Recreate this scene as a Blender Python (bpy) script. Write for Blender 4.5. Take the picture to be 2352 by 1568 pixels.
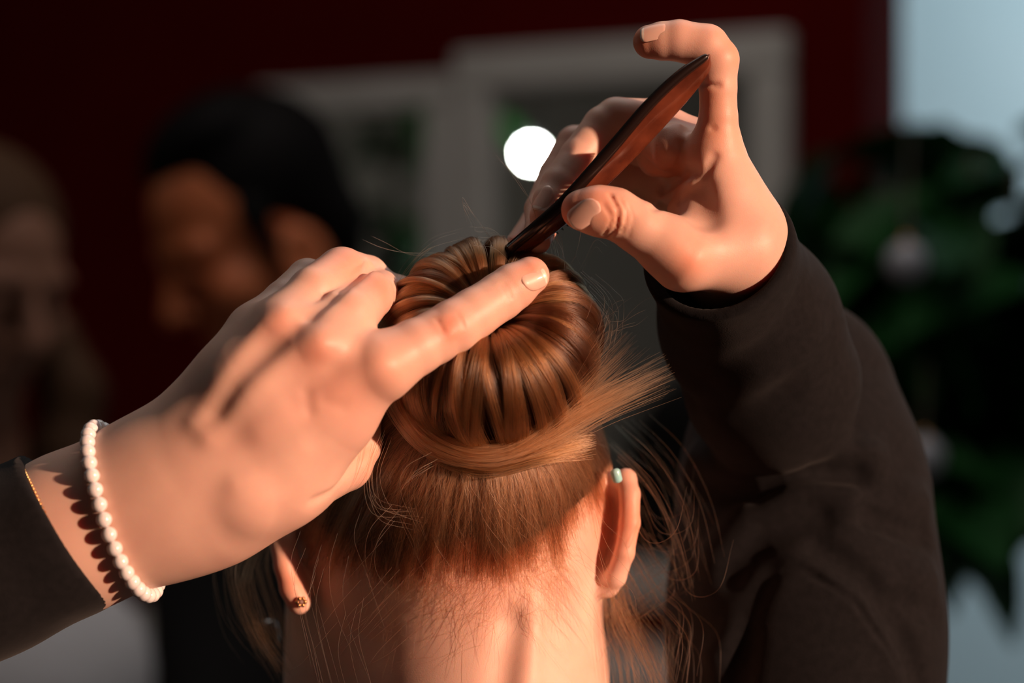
import bpy, math, random, time
import numpy as np
from mathutils import Vector

for o in list(bpy.data.objects):
    bpy.data.objects.remove(o)
SC = bpy.context.scene
COL = SC.collection
rng = np.random.default_rng(11)
random.seed(5)
T0 = time.time()

# ------------------------------------------------------------------ camera, world, sun, lights, exposure
D0, CZ = 1.05, 1.25                      # distance of the focused hair, height of the lens
K = 36.0 / 85.0 / 2352.0
cam = bpy.data.cameras.new('camera')
cam.lens = 85; cam.sensor_width = 36
cam.dof.use_dof = True
cam.dof.focus_distance = D0 - 0.002
cam.dof.aperture_fstop = 3.6
cam.clip_start = 0.05
camo = bpy.data.objects.new('camera', cam)
camo.location = (0, 0, CZ); camo.rotation_euler = (math.radians(90), 0, 0)
COL.objects.link(camo)
SC.camera = camo

w = bpy.data.worlds.new('sky'); SC.world = w; w.use_nodes = True
bg = w.node_tree.nodes['Background']
bg.inputs[0].default_value = (0.55, 0.72, 0.9, 1); bg.inputs[1].default_value = 0.9

SUN_AZ, SUN_EL = 55.0, 10.0              # azimuth to the right of the lens's back, elevation
sd = bpy.data.lights.new('sun', 'SUN'); sd.energy = 6.4; sd.color = (1.0, 0.575, 0.385); sd.angle = math.radians(1.7)
so = bpy.data.objects.new('sun', sd); COL.objects.link(so)
SUNV = np.array([math.sin(math.radians(SUN_AZ)) * math.cos(math.radians(SUN_EL)),
                 -math.cos(math.radians(SUN_AZ)) * math.cos(math.radians(SUN_EL)), math.sin(math.radians(SUN_EL))])
so.rotation_euler = Vector(SUNV).to_track_quat('Z', 'Y').to_euler()

def area(name, loc, size, power, color, target=None, shape='RECTANGLE', size_y=None):
    l = bpy.data.lights.new(name, 'AREA'); l.energy = power; l.color = color
    l.shape = shape; l.size = size; l.size_y = size_y or size
    o = bpy.data.objects.new(name, l); o.location = loc; COL.objects.link(o)
    if target is not None:
        o.rotation_euler = (Vector(loc) - Vector(target)).to_track_quat('Z', 'Y').to_euler()
    return o
area('ambient_fill_light', (0.1, 1.7, 2.66), 1.2, 8.0, (1.0, 0.90, 0.84), (0.1, 1.75, 0))  # added unseen fill under the ceiling, for ambient level and the mirror frames
area('alcove_fill_light', (1.65, 3.35, 2.2), 0.8, 20, (0.78, 0.93, 1.0), (1.5, 4.3, 1.45))  # added unseen fill that brightens the pale blue wall

SC.view_settings.view_transform = 'Standard'
SC.view_settings.look = 'None'
SC.view_settings.exposure = 0.0
SC.view_settings.gamma = 1.0
SC.view_settings.use_curve_mapping = False

# ------------------------------------------------------------------ helpers
def P(px, py, dep=0.0):
    d = D0 + dep * 0.001
    return np.array([(px - 1176) * K * d, d, CZ + (784 - py) * K * d])
def R(r, dep=0.0):
    return r * K * (D0 + dep * 0.001)
def nrm(v):
    v = np.asarray(v, float); return v / np.linalg.norm(v)

def obj(name, data, mat=None, parent=None):
    o = bpy.data.objects.new(name, data); COL.objects.link(o)
    if mat is not None: o.data.materials.append(mat)
    if parent is not None: o.parent = parent
    return o
def empty(name, label, cat, group=None, loc=(0, 0, 0)):
    o = bpy.data.objects.new(name, None); COL.objects.link(o); o.empty_display_size = 0.02
    o['label'] = label; o['category'] = cat
    if group: o['group'] = group
    return o
def tag(o, label=None, cat=None, group=None, kind=None):
    for k, v in (('label', label), ('category', cat), ('group', group), ('kind', kind)):
        if v: o[k] = v
    return o
def mesh(name, verts, faces, mat=None, parent=None, smooth=True):
    me = bpy.data.meshes.new(name)
    me.from_pydata(np.asarray(verts).tolist() if not isinstance(verts, list) else verts, [], np.asarray(faces).tolist() if not isinstance(faces, list) else faces)
    if smooth: me.polygons.foreach_set('use_smooth', [True] * len(me.polygons))
    me.update()
    return obj(name, me, mat, parent)

# -------- signed distance modelling
class S:
    def __init__(s, f, lo, hi): s.f, s.lo, s.hi = f, np.array(lo, float), np.array(hi, float)
    def __call__(s, p): return s.f(p)
def smin(a, b, k):
    if k <= 0: return np.minimum(a, b)
    h = np.maximum(k - np.abs(a - b), 0) / k
    return np.minimum(a, b) - h * h * k * 0.25
def smax(a, b, k): return -smin(-a, -b, k)
def cap(a, b, ra, rb):
    a, b = np.array(a, float), np.array(b, float); ab = b - a; L2 = max(ab @ ab, 1e-12)
    def f(p):
        t = np.clip((p - a) @ ab / L2, 0, 1)
        q = p - a - t[:, None] * ab
        return np.sqrt(np.einsum('ij,ij->i', q, q)) - (ra + (rb - ra) * t)
    return S(f, np.minimum(a - ra, b - rb), np.maximum(a + ra, b + rb))
def union(k, *ss):
    ss = [s for s in ss]
    def f(p):
        d = ss[0](p)
        for s in ss[1:]: d = smin(d, s(p), k)
        return d
    return S(f, np.min([s.lo for s in ss], 0), np.max([s.hi for s in ss], 0))
def sub(a, b, k=0.0):
    return S(lambda p: smax(a(p), -b(p), k), a.lo, a.hi)
def chainw(pts, rs, k=0.004):
    return union(k, *[cap(pts[i], pts[i + 1], rs[i], rs[i + 1]) for i in range(len(pts) - 1)])
def chain(pts, k=0.0014):
    """pts: (px, py, depth mm, radius px), the joints of a limb as seen in the frame"""
    return chainw([P(*q[:3]) for q in pts], [R(q[3], q[2]) for q in pts], k)
def ell(c, rad, axes=None):
    c = np.array(c, float); rad = np.array(rad, float)
    A = np.eye(3) if axes is None else np.array(axes, float)
    def f(p):
        q = (p - c) @ A.T
        k0 = np.sqrt(((q / rad) ** 2).sum(1)); k1 = np.sqrt(((q / rad ** 2) ** 2).sum(1)) + 1e-9
        return k0 * (k0 - 1) / k1
    m = rad.max() if axes is not None else rad
    return S(f, c - m, c + m)
def pell(px, py, dep, rx, ry, rdmm, axes=None):
    return ell(P(px, py, dep), (R(rx, dep), rdmm * 0.001, R(ry, dep)), axes)
def seg_dist(p, pts):
    d = None
    for a, b in zip(pts[:-1], pts[1:]):
        ab = b - a; t = np.clip((p - a) @ ab / max(ab @ ab, 1e-12), 0, 1)
        q = p - a - t[:, None] * ab; e = np.sqrt(np.einsum('ij,ij->i', q, q))
        d = e if d is None else np.minimum(d, e)
    return d
def relief(s, marks):
    """marks: (polyline world points, height m (+ ridge, - groove), width m)"""
    mm = []
    allp = np.array([q for m_ in marks for q in m_[0]]); cam0 = np.array([0, 0, CZ]); dr = allp - cam0
    dist = np.linalg.norm(dr, axis=1); dr = dr / dist[:, None]; t = np.full(len(allp), 0.85)
    for _ in range(60): t = t + np.clip(s(cam0 + dr * t[:, None]), -.01, .03) * .9
    hit = (np.abs(s(cam0 + dr * t[:, None])) < 1.5e-3) & (t < 1.4)
    allp = np.where(hit[:, None], cam0 + dr * t[:, None], allp); k = 0
    for pts, amp, wd in marks:
        pts = [allp[k + j] for j in range(len(pts))]; k += len(pts)
        c = np.mean(pts, 0); rad = max(np.linalg.norm(q - c) for q in pts) + 3.2 * wd
        mm.append((pts, amp, wd, c, rad))
    def f(p):
        d = s(p).copy()
        for pts, amp, wd, c, rad in mm:
            i = np.nonzero(((p - c) ** 2).sum(1) < rad * rad)[0]
            if len(i) == 0: continue
            d[i] -= amp * np.exp(-(seg_dist(p[i], pts) / wd) ** 2)
        return d
    return S(f, s.lo - 0.004, s.hi + 0.004)

EDGES = [(a, b) for a in range(8) for b in range(a + 1, 8) if bin(a ^ b).count('1') == 1]
CORN = np.array([[(i >> 0) & 1, (i >> 1) & 1, (i >> 2) & 1] for i in range(8)])
def grad(s, p, e=2e-4):
    k = np.array([[1, -1, -1], [-1, -1, 1], [-1, 1, -1], [1, 1, 1]], float)
    g = np.zeros_like(p)
    for v in k: g += s(p + v * e)[:, None] * v
    return g / (4 * e)
def project(s, p, lift=0.0, it=3, clampd=0.02):
    for _ in range(it):
        d = s(p) - lift; g = grad(s, p)
        n2 = np.maximum((g * g).sum(1), 0.05)
        st = np.clip(d / n2, -clampd, clampd)
        p = p - st[:, None] * g
    return p
def polygonise(s, h, lo=None, hi=None, proj=2):
    lo = (s.lo if lo is None else np.maximum(np.array(lo), s.lo)) - 3 * h
    hi = (s.hi if hi is None else np.minimum(np.array(hi), s.hi)) + 3 * h
    B = np.ceil((hi - lo) / (4 * h)).astype(int) + 1
    gi = np.stack(np.meshgrid(*[np.arange(b) for b in B], indexing='ij'), -1).reshape(-1, 3)
    d = s(lo + (gi * 4 + 1.5) * h)
    n = B * 4
    vals = np.repeat(np.repeat(np.repeat(d.reshape(B), 4, 0), 4, 1), 4, 2).astype(np.float32)
    near = gi[np.abs(d) < 6.2 * h]
    loc = np.stack(np.meshgrid(*[np.arange(4)] * 3, indexing='ij'), -1).reshape(-1, 3)
    for c in range(0, len(near), 6000):
        ii = (near[c:c + 6000, None, :] * 4 + loc[None]).reshape(-1, 3)
        vals[ii[:, 0], ii[:, 1], ii[:, 2]] = s(lo + ii * h)
    neg = vals < 0
    cnt = sum(neg[c[0]:n[0] - 1 + c[0], c[1]:n[1] - 1 + c[1], c[2]:n[2] - 1 + c[2]].astype(np.int8) for c in CORN)
    act = (cnt > 0) & (cnt < 8)
    cell = np.argwhere(act)
    idx = np.full(act.shape, -1, np.int64); idx[act] = np.arange(len(cell))
    cv = np.stack([vals[cell[:, 0] + c[0], cell[:, 1] + c[1], cell[:, 2] + c[2]] for c in CORN], 1)
    acc = np.zeros((len(cell), 3)); num = np.zeros(len(cell))
    for a, b in EDGES:
        m = (cv[:, a] < 0) != (cv[:, b] < 0)
        t = cv[m, a] / (cv[m, a] - cv[m, b])
        acc[m] += CORN[a] + t[:, None] * (CORN[b] - CORN[a]); num[m] += 1
    v = lo + (cell + acc / num[:, None]) * h
    faces = []
    for ax in range(3):
        a1, a2 = (ax + 1) % 3, (ax + 2) % 3
        sl0 = [slice(None)] * 3; sl1 = [slice(None)] * 3
        sl0[ax] = slice(0, n[ax] - 1); sl1[ax] = slice(1, n[ax])
        for q in (sl0, sl1):
            q[a1] = slice(1, n[a1] - 1); q[a2] = slice(1, n[a2] - 1)
        A, Bn = neg[tuple(sl0)], neg[tuple(sl1)]
        e = np.argwhere(A != Bn)
        if len(e) == 0: continue
        inside = A[e[:, 0], e[:, 1], e[:, 2]]
        base = e.copy(); base[:, a1] += 1; base[:, a2] += 1
        def cid(o1, o2):
            q = base.copy(); q[:, a1] += o1; q[:, a2] += o2
            return idx[q[:, 0], q[:, 1], q[:, 2]]
        q = np.stack([cid(-1, -1), cid(0, -1), cid(0, 0), cid(-1, 0)], 1)
        q[~inside] = q[~inside][:, ::-1]
        faces.append(q[(q >= 0).all(1)])
    faces = np.concatenate(faces)
    if proj: v = project(s, v, it=proj, clampd=h)
    return v, faces
def sdf_mesh(name, s, h, mat, parent=None, tint=None, lo=None, hi=None):
    v, f = polygonise(s, h, lo, hi)
    o = mesh(name, v, f, mat, parent)
    if tint is not None:
        c = np.ones((len(v), 4), np.float32)
        for (px, py, dep, r, col) in tint:
            q = P(px, py, dep); wgt = np.exp(-((v - q) ** 2).sum(1) / (R(r, dep) ** 2))
            c[:, :3] *= 1 + wgt[:, None] * (np.array(col) - 1)
        at = o.data.color_attributes.new('tint', 'FLOAT_COLOR', 'POINT')
        at.data.foreach_set('color', c.ravel())
    return o

# -------- small meshes
def box(x0, y0, z0, x1, y1, z1):
    v = [(x, y, z) for z in (z0, z1) for y in (y0, y1) for x in (x0, x1)]
    f = [(0, 2, 3, 1), (4, 5, 7, 6), (0, 1, 5, 4), (2, 6, 7, 3), (0, 4, 6, 2), (1, 3, 7, 5)]
    return v, f
def addm(L, vf):
    n = len(L[0]); L[0].extend(vf[0]); L[1].extend([tuple(i + n for i in q) for q in vf[1]])
def uvs(c, r, nu=16, nv=10):
    c = np.array(c); v = [tuple(c + (0, 0, r))]
    for j in range(1, nv):
        t = math.pi * j / nv
        for i in range(nu):
            a = 2 * math.pi * i / nu
            v.append(tuple(c + r * np.array([math.sin(t) * math.cos(a), math.sin(t) * math.sin(a), math.cos(t)])))
    v.append(tuple(c - (0, 0, r))); f = []
    for i in range(nu):
        f.append((0, 1 + i, 1 + (i + 1) % nu))
        for j in range(nv - 2):
            a = 1 + j * nu
            f.append((a + i, a + nu + i, a + nu + (i + 1) % nu, a + (i + 1) % nu))
        a = 1 + (nv - 2) * nu
        f.append((a + i, len(v) - 1, a + (i + 1) % nu))
    return v, f
def tube(pts, r, n=8):
    pts = [np.array(p, float) for p in pts]; m = len(pts)
    rr = r if hasattr(r, '__len__') else [r] * m
    v = []; f = []; up = None
    for i, p in enumerate(pts):
        t = nrm(pts[min(i + 1, m - 1)] - pts[max(i - 1, 0)])
        if up is None: up = nrm(np.cross(t, (0.3, 0.5, 0.81)))
        up = nrm(up - t * (up @ t)); b = np.cross(t, up)
        for k in range(n):
            a = 2 * math.pi * k / n
            v.append(tuple(p + rr[i] * (math.cos(a) * up + math.sin(a) * b)))
    for i in range(m - 1):
        for k in range(n):
            f.append((i * n + k, i * n + (k + 1) % n, (i + 1) * n + (k + 1) % n, (i + 1) * n + k))
    f.append(tuple(range(n))[::-1]); f.append(tuple((m - 1) * n + k for k in range(n)))
    return v, f
def spline(pts, n):
    """Catmull-Rom through the points (any number of columns)"""
    p = np.array(pts, float); p = np.vstack([2 * p[0] - p[1], p, 2 * p[-1] - p[-2]])
    m = len(p) - 3; t = np.linspace(0, m - 1e-6, n); i = t.astype(int); u = (t - i)[:, None]
    a, b, c, d = p[i], p[i + 1], p[i + 2], p[i + 3]
    return 0.5 * ((2 * b) + (c - a) * u + (2 * a - 5 * b + 4 * c - d) * u ** 2 + (3 * b - a - 3 * c + d) * u ** 3)
def curves(name, pts, rad, mat, parent=None):
    """pts (N, M, 3) strands, rad (M,) or (N, M)"""
    n, m, _ = pts.shape
    c = bpy.data.hair_curves.new(name); c.add_curves([m] * n)
    c.attributes['position'].data.foreach_set('vector', np.ascontiguousarray(pts, np.float32).ravel())
    r = c.attributes.get('radius') or c.attributes.new('radius', 'FLOAT', 'POINT')
    r.data.foreach_set('value', np.ascontiguousarray(np.broadcast_to(rad, (n, m)), np.float32).ravel())
    o = obj(name, c, mat, parent); o['kind'] = 'stuff'
    return o

# ------------------------------------------------------------------ materials
def mat(name, color=(0.5, 0.5, 0.5), rough=0.5, metal=0.0, **kw):
    m = bpy.data.materials.new(name); m.use_nodes = True
    b = m.node_tree.nodes['Principled BSDF']
    b.inputs['Base Color'].default_value = (*color, 1); b.inputs['Roughness'].default_value = rough
    b.inputs['Metallic'].default_value = metal
    for k, v in kw.items(): b.inputs[k.replace('_', ' ')].default_value = v
    return m
def nodes(m): return m.node_tree.nodes, m.node_tree.links, m.node_tree.nodes['Principled BSDF']
def noisy(m, c1, c2, scale, detail=4, bump=0.0, bscale=None, dist=0.001):
    N, L, b = nodes(m)
    tc = N.new('ShaderNodeTexCoord'); nz = N.new('ShaderNodeTexNoise'); rp = N.new('ShaderNodeValToRGB')
    nz.inputs['Scale'].default_value = scale; nz.inputs['Detail'].default_value = detail
    rp.color_ramp.elements[0].position = 0.3; rp.color_ramp.elements[1].position = 0.7
    rp.color_ramp.elements[0].color = (*c1, 1); rp.color_ramp.elements[1].color = (*c2, 1)
    L.new(tc.outputs['Object'], nz.inputs['Vector']); L.new(nz.outputs['Fac'], rp.inputs['Fac']); L.new(rp.outputs['Color'], b.inputs['Base Color'])
    if bump:
        n2 = N.new('ShaderNodeTexNoise'); bp = N.new('ShaderNodeBump')
        n2.inputs['Scale'].default_value = bscale or scale; n2.inputs['Detail'].default_value = 3
        bp.inputs['Strength'].default_value = bump; bp.inputs['Distance'].default_value = dist
        L.new(tc.outputs['Object'], n2.inputs['Vector']); L.new(n2.outputs['Fac'], bp.inputs['Height']); L.new(bp.outputs['Normal'], b.inputs['Normal'])
    return m
def skin(name, c1, c2, sss=0.25, rough=0.5, scale=0.006, pores=True):
    m = mat(name, c1, rough)
    N, L, b = nodes(m)
    b.inputs['Subsurface Weight'].default_value = sss
    b.inputs['Subsurface Radius'].default_value = (1.0, 0.27, 0.11)
    b.inputs['Subsurface Scale'].default_value = scale
    b.inputs['Specular IOR Level'].default_value = 0.35
    noisy(m, c1, c2, 38, 5)
    rp = [n for n in N if n.bl_idname == 'ShaderNodeValToRGB'][0]
    if not pores: return m
    at = N.new('ShaderNodeAttribute'); at.attribute_name = 'tint'
    mx = N.new('ShaderNodeMix'); mx.data_type = 'RGBA'; mx.blend_type = 'MULTIPLY'; mx.inputs['Factor'].default_value = 1.0
    L.new(rp.outputs['Color'], mx.inputs[6]); L.new(at.outputs['Color'], mx.inputs[7]); L.new(mx.outputs[2], b.inputs['Base Color'])
    if pores:
        tc = [n for n in N if n.bl_idname == 'ShaderNodeTexCoord'][0]
        vo = N.new('ShaderNodeTexVoronoi'); vo.inputs['Scale'].default_value = 1100; vo.feature = 'DISTANCE_TO_EDGE'
        bp = N.new('ShaderNodeBump'); bp.inputs['Strength'].default_value = 0.22; bp.inputs['Distance'].default_value = 0.00025
        L.new(tc.outputs['Object'], vo.inputs['Vector']); L.new(vo.outputs['Distance'], bp.inputs['Height']); L.new(bp.outputs['Normal'], b.inputs['Normal'])
    return m
def hairmat(name, color, rough=0.24, rrough=0.32, rnd=0.35):
    m = bpy.data.materials.new(name); m.use_nodes = True
    N, L = m.node_tree.nodes, m.node_tree.links
    for n in list(N): N.remove(n)
    out = N.new('ShaderNodeOutputMaterial'); h = N.new('ShaderNodeBsdfHairPrincipled')
    h.parametrization = 'COLOR'
    h.inputs['Color'].default_value = (*color, 1)
    h.inputs['Roughness'].default_value = rough; h.inputs['Radial Roughness'].default_value = rrough
    h.inputs['Random Roughness'].default_value = 0.2
    info = N.new('ShaderNodeHairInfo'); hv = N.new('ShaderNodeHueSaturation'); mr = N.new('ShaderNodeMapRange')
    mr.inputs['To Min'].default_value = 1 - rnd; mr.inputs['To Max'].default_value = 1 + rnd
    hv.inputs['Color'].default_value = (*color, 1)
    L.new(info.outputs['Random'], mr.inputs['Value']); L.new(mr.outputs['Result'], hv.inputs['Value']); L.new(hv.outputs['Color'], h.inputs['Color'])
    L.new(h.outputs[0], out.inputs['Surface'])
    return m

M = {}
M['skin'] = skin('stylist_skin', (0.66, 0.40, 0.32), (0.74, 0.48, 0.38), 0.42, 0.46, 0.0085)
M['skin_client'] = skin('client_skin', (0.70, 0.43, 0.34), (0.78, 0.52, 0.42), 0.35, 0.5, 0.007)
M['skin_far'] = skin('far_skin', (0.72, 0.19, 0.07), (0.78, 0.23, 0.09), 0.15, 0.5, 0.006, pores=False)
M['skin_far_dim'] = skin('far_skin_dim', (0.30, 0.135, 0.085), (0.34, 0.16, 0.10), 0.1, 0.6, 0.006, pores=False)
M['nail'] = mat('nail', (0.80, 0.49, 0.40), 0.42, Coat_Weight=0.15, Specular_IOR_Level=0.4, Subsurface_Weight=0.2, Subsurface_Scale=0.002)
M['nail_tip'] = mat('nail_tip', (0.84, 0.70, 0.60), 0.35, Coat_Weight=0.15)
M['hair'] = hairmat('red_brown_hair', (0.185, 0.075, 0.028), rnd=.65)
M['hair_light'] = hairmat('light_red_hair', (0.29, 0.128, 0.060), 0.3, 0.4, rnd=.5)
M['hair_deep'] = hairmat('deep_brown_hair', (0.065, 0.024, 0.010), rnd=.5)
M['hair_nape'] = hairmat('tan_brown_hair', (0.175, 0.076, 0.036), rnd=.65)
M['hair_fine'] = hairmat('pale_tan_hair', (0.36, 0.18, 0.095), rnd=.4)
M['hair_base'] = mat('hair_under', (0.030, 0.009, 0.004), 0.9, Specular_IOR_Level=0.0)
M['hair_dark'] = mat('dark_hair', (0.004, 0.003, 0.003), 0.7, Specular_IOR_Level=0.12)
M['hair_blond'] = mat('brown_blond_hair', (0.085, 0.042, 0.022), 0.7, Specular_IOR_Level=0.12)
M['cloth'] = noisy(mat('black_cloth', (0.01, 0.008, 0.008), 0.9, Sheen_Weight=0.03, Sheen_Roughness=0.5, Specular_IOR_Level=0.15), (0.0046, 0.0046, 0.0056), (0.0078, 0.0074, 0.0088), 260, 3, 0.35, 1400, 0.0004)
M['cloth_far'] = mat('far_black_cloth', (0.006, 0.005, 0.005), 0.9)
M['white_cloth'] = mat('white_cloth', (0.75, 0.72, 0.74), 0.9)
M['maroon'] = noisy(mat('maroon_paint', (0.08, 0.004, 0.003), 0.9, Specular_IOR_Level=0.08), (0.082, 0.0009, 0.0006), (0.096, 0.0014, 0.0010), 6)
M['greige'] = noisy(mat('greige_paint', (0.3, 0.27, 0.24), 0.8), (0.30, 0.27, 0.24), (0.34, 0.31, 0.27), 3)
M['taupe'] = noisy(mat('taupe_paint', (0.1, 0.09, 0.08), 0.85, Specular_IOR_Level=0.1), (0.32, 0.28, 0.25), (0.38, 0.33, 0.29), 3)
M['pale_blue'] = noisy(mat('pale_blue_paint', (0.5, 0.6, 0.63), 0.8), (0.50, 0.62, 0.66), (0.56, 0.66, 0.69), 2.2)
M['floor'] = noisy(mat('floor_tile', (0.2, 0.17, 0.15), 0.5), (0.16, 0.13, 0.11), (0.22, 0.19, 0.17), 5)
M['white'] = mat('white_paint', (0.7, 0.68, 0.65), 0.7)
M['frame'] = noisy(mat('grey_frame', (0.4, 0.38, 0.36), 0.55), (0.56, 0.53, 0.49), (0.62, 0.59, 0.55), 9)
M['mirror'] = mat('mirror', (0.86, 0.88, 0.86), 0.01, 1.0)
M['comb'] = noisy(mat('comb_brown', (0.10, 0.025, 0.012), 0.2, Coat_Weight=0.4), (0.055, 0.012, 0.006), (0.16, 0.04, 0.018), 60, 4)
M['comb_dark'] = mat('comb_spine_dark', (0.012, 0.006, 0.005), 0.25)
M['pearl'] = mat('pearl', (0.80, 0.79, 0.80), 0.2, Coat_Weight=0.7, Coat_Roughness=0.08, Subsurface_Weight=0.2, Subsurface_Scale=0.002, Sheen_Weight=0.2)
M['gold'] = mat('gold', (0.75, 0.40, 0.16), 0.25, 1.0)
M['gem'] = mat('clear_gem', (0.9, 0.75, 0.65), 0.03, 0.0, Transmission_Weight=0.8)
M['mint'] = noisy(mat('mint_plastic', (0.6, 0.8, 0.74), 0.3, Coat_Weight=0.5), (0.16, 0.62, 0.66), (0.48, 0.80, 0.80), 160)
M['teal'] = mat('dark_teal_lens', (0.01, 0.035, 0.04), 0.08, Coat_Weight=1.0)
M['leaf'] = noisy(mat('leaf_green', (0.02, 0.12, 0.02), 0.6, Specular_IOR_Level=0.2), (0.003, 0.035, 0.006), (0.012, 0.095, 0.014), 8)
M['stem'] = mat('stem_brown', (0.05, 0.035, 0.02), 0.8)
M['silver'] = mat('silver_ball', (0.40, 0.40, 0.44), 0.5, 0.2)
M['pot'] = mat('dark_pot', (0.03, 0.03, 0.03), 0.6)
M['lip'] = mat('lip', (0.45, 0.16, 0.13), 0.4)
M['eye'] = mat('eye_white', (0.7, 0.66, 0.62), 0.2)
def emis(name, col, st):
    m = mat(name, col, 0.5); b = m.node_tree.nodes['Principled BSDF']
    b.inputs['Emission Color'].default_value = (*col, 1); b.inputs['Emission Strength'].default_value = st
    return m
M['bulb'] = emis('lit_bulb', (0.93, 1.0, 0.95), 300.0)

# ------------------------------------------------------------------ the room
def struct(name, vf, m, parent=None):
    o = mesh(name, vf[0], vf[1], m, parent, smooth=False); o['kind'] = 'structure'; return o
XL, XR, YR, YF, H = -3.0, 2.6, -2.4, 5.2, 2.7
struct('floor', box(XL - .1, YR - .1, -0.1, XR + .1, YF, 0), M['floor'])
struct('ceiling', box(XL - .1, YR - .1, H, XR + .1, YF, H + .1), M['white'])
struct('wall_left', box(XL - .1, YR, 0, XL, YF, H), M['taupe'])
struct('wall_rear', box(XL - .1, YR - .1, 0, XR + .1, YR, H), M['greige'])
# right wall with the window the low sun comes through
L = [[], []]
WY0, WY1, WZ0, WZ1 = -1.16, -0.40, 1.42, 2.12
addm(L, box(XR, YR, 0, XR + .1, WY0, H)); addm(L, box(XR, WY1, 0, XR + .1, YF, H))
addm(L, box(XR, WY0, 0, XR + .1, WY1, WZ0)); addm(L, box(XR, WY0, WZ1, XR + .1, WY1, H))
struct('wall_right', L, M['greige'])
# maroon wall that carries the mirrors, turned about 30 degrees to the picture
E = np.array([(1990 - 1176) * K * 2.88, 2.88]); TW = nrm([-0.869, 0.495]); NW = np.array([-TW[1], TW[0]]); NW = NW if NW[1] < 0 else -NW
def wallbox(s0, s1, z0, z1, n0, n1):
    v, f = box(0, 0, 0, 1, 1, 1); out = []
    for x, y, z in v:
        q = E + TW * (s0 + (s1 - s0) * x) + NW * (n0 + (n1 - n0) * y)
        out.append((q[0], q[1], z0 + (z1 - z0) * z))
    a = np.array(out)
    return out, f
struct('wall_back', wallbox(0, 3.95, 0, H, -0.12, 0), M['maroon'])
struct('wall_alcove', box(0.3, 4.3, 0, XR, 4.4, H), M['pale_blue'])
def wall_at(px, off=0.0):
    a = (px - 1176) * K                                     # ray x = a y ; (x,y) = E + off N + s T
    q = E + NW * off
    s = (a * q[1] - q[0]) / (TW[0] - a * TW[1]); return s, (q + TW * s)[1]
def zpix(py, y): return CZ + (784 - py) * K * y
def mirror(px0, px1, ztop, zbot, fw, label):
    s1, s0 = wall_at(px0, .02)[0], wall_at(px1, .02)[0]
    t = empty('wall_mirror', label, 'mirror', 'grey framed salon mirrors')
    o = mesh('glass', *wallbox(s0 + fw, s1 - fw, zbot + fw, ztop - fw, 0.003, 0.012), M['mirror'], t, smooth=False)
    for (a, b, c, d) in ((s0, s1, ztop - fw, ztop), (s0, s1, zbot, zbot + fw), (s0, s0 + fw, zbot + fw, ztop - fw), (s1 - fw, s1, zbot + fw, ztop - fw)):
        o = mesh('frame_bar', *wallbox(a, b, c, d, 0.001, 0.03), M['frame'], t, smooth=False)
        bv = o.modifiers.new('b', 'BEVEL'); bv.width = 0.006; bv.segments = 2
    return t
yr = wall_at(1800)[1]; yl = wall_at(1000)[1]
mirror(1047, 1812, zpix(72, yr), zpix(1400, yr), 0.052, 'larger grey framed wall mirror, showing a round glowing lamp')
mirror(590, 1041, zpix(176, yl), zpix(1400, yl), 0.040, 'smaller grey framed wall mirror behind the dark haired person')
cs = mesh('wall_counter', *wallbox(0.05, 2.6, 0.80, zpix(1490, yr), 0.001, 0.34), M['frame'], None, smooth=False)
tag(cs, 'grey counter shelf running along the maroon wall under the mirrors', 'counter')

# the lamp whose reflection glows in the larger mirror
def reflect_from(px, py, total):
    """real place of a thing seen in the mirror at a pixel, at path depth total"""
    q = np.array([(px - 1176) * K * total, total]); e = E + NW * 0.012
    dd = (q - e) @ NW
    q2 = q - 2 * dd * NW
    return np.array([q2[0], q2[1], CZ + (784 - py) * K * total])
LB = reflect_from(1221, 352, 5.5)
lamp = empty('pendant_lamp', 'small round white glowing lamp seen only in the larger mirror', 'lamp')
mesh('bulb', *uvs(LB, 0.015, 20, 14), M['bulb'], lamp)
mesh('socket', *tube([LB + (0, 0, .013), LB + (0, 0, .06)], 0.012, 10), M['pot'], lamp)
mesh('cord', *tube([LB + (0, 0, .06), (LB[0], LB[1], H - .002)], 0.003, 6), M['pot'], lamp)

# ------------------------------------------------------------------ plants
def leaf_mesh(name, Ln, W):
    n = 7; v = []; f = []
    for i in range(n):
        t = i / (n - 1); wd = W * math.sin(math.pi * min(1, t * 0.93 + 0.05)) ** 0.8; dz = -0.28 * Ln * t * t
        for sx, lift in ((-1, 0.18), (-0.5, 0.04), (0, 0), (0.5, 0.04), (1, 0.18)):
            v.append((sx * wd * 0.5, t * Ln, dz + lift * wd))
    for i in range(n - 1):
        for j in range(4):
            a = i * 5 + j; f.append((a, a + 1, a + 6, a + 5))
    me = bpy.data.meshes.new(name); me.from_pydata(v, [], f)
    me.polygons.foreach_set('use_smooth', [True] * len(f)); me.materials.append(M['leaf'])
    return me
LEAF = leaf_mesh('leaf', 0.13, 0.075)
def plant(name, label, stems, nleaf, seed, scale=(0.8, 1.3), pot=None, spread=0.05):
    r = random.Random(seed)
    t = empty(name, label, 'plant')
    for st in stems:
        mesh('stem', *tube(spline(st, 14), 0.006, 6), M['stem'], t)
    for i in range(nleaf):
        st = spline(r.choice(stems), 40); p = st[r.randrange(4, 40)]
        o = bpy.data.objects.new('leaf', LEAF); COL.objects.link(o); o.parent = t
        o.location = p + np.array([r.gauss(0, spread), r.gauss(0, spread), r.gauss(0, spread)])
        o.rotation_euler = (r.uniform(-1.0, 0.5), r.uniform(-0.6, 0.6), r.uniform(0, 6.28))
        s = r.uniform(*scale); o.scale = (s, s, s)
    return t
def PD(px, py, d): return np.array([(px - 1176) * K * d, d, CZ + (784 - py) * K * d])
d = 2.58
base = PD(2190, 2900, d)
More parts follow.
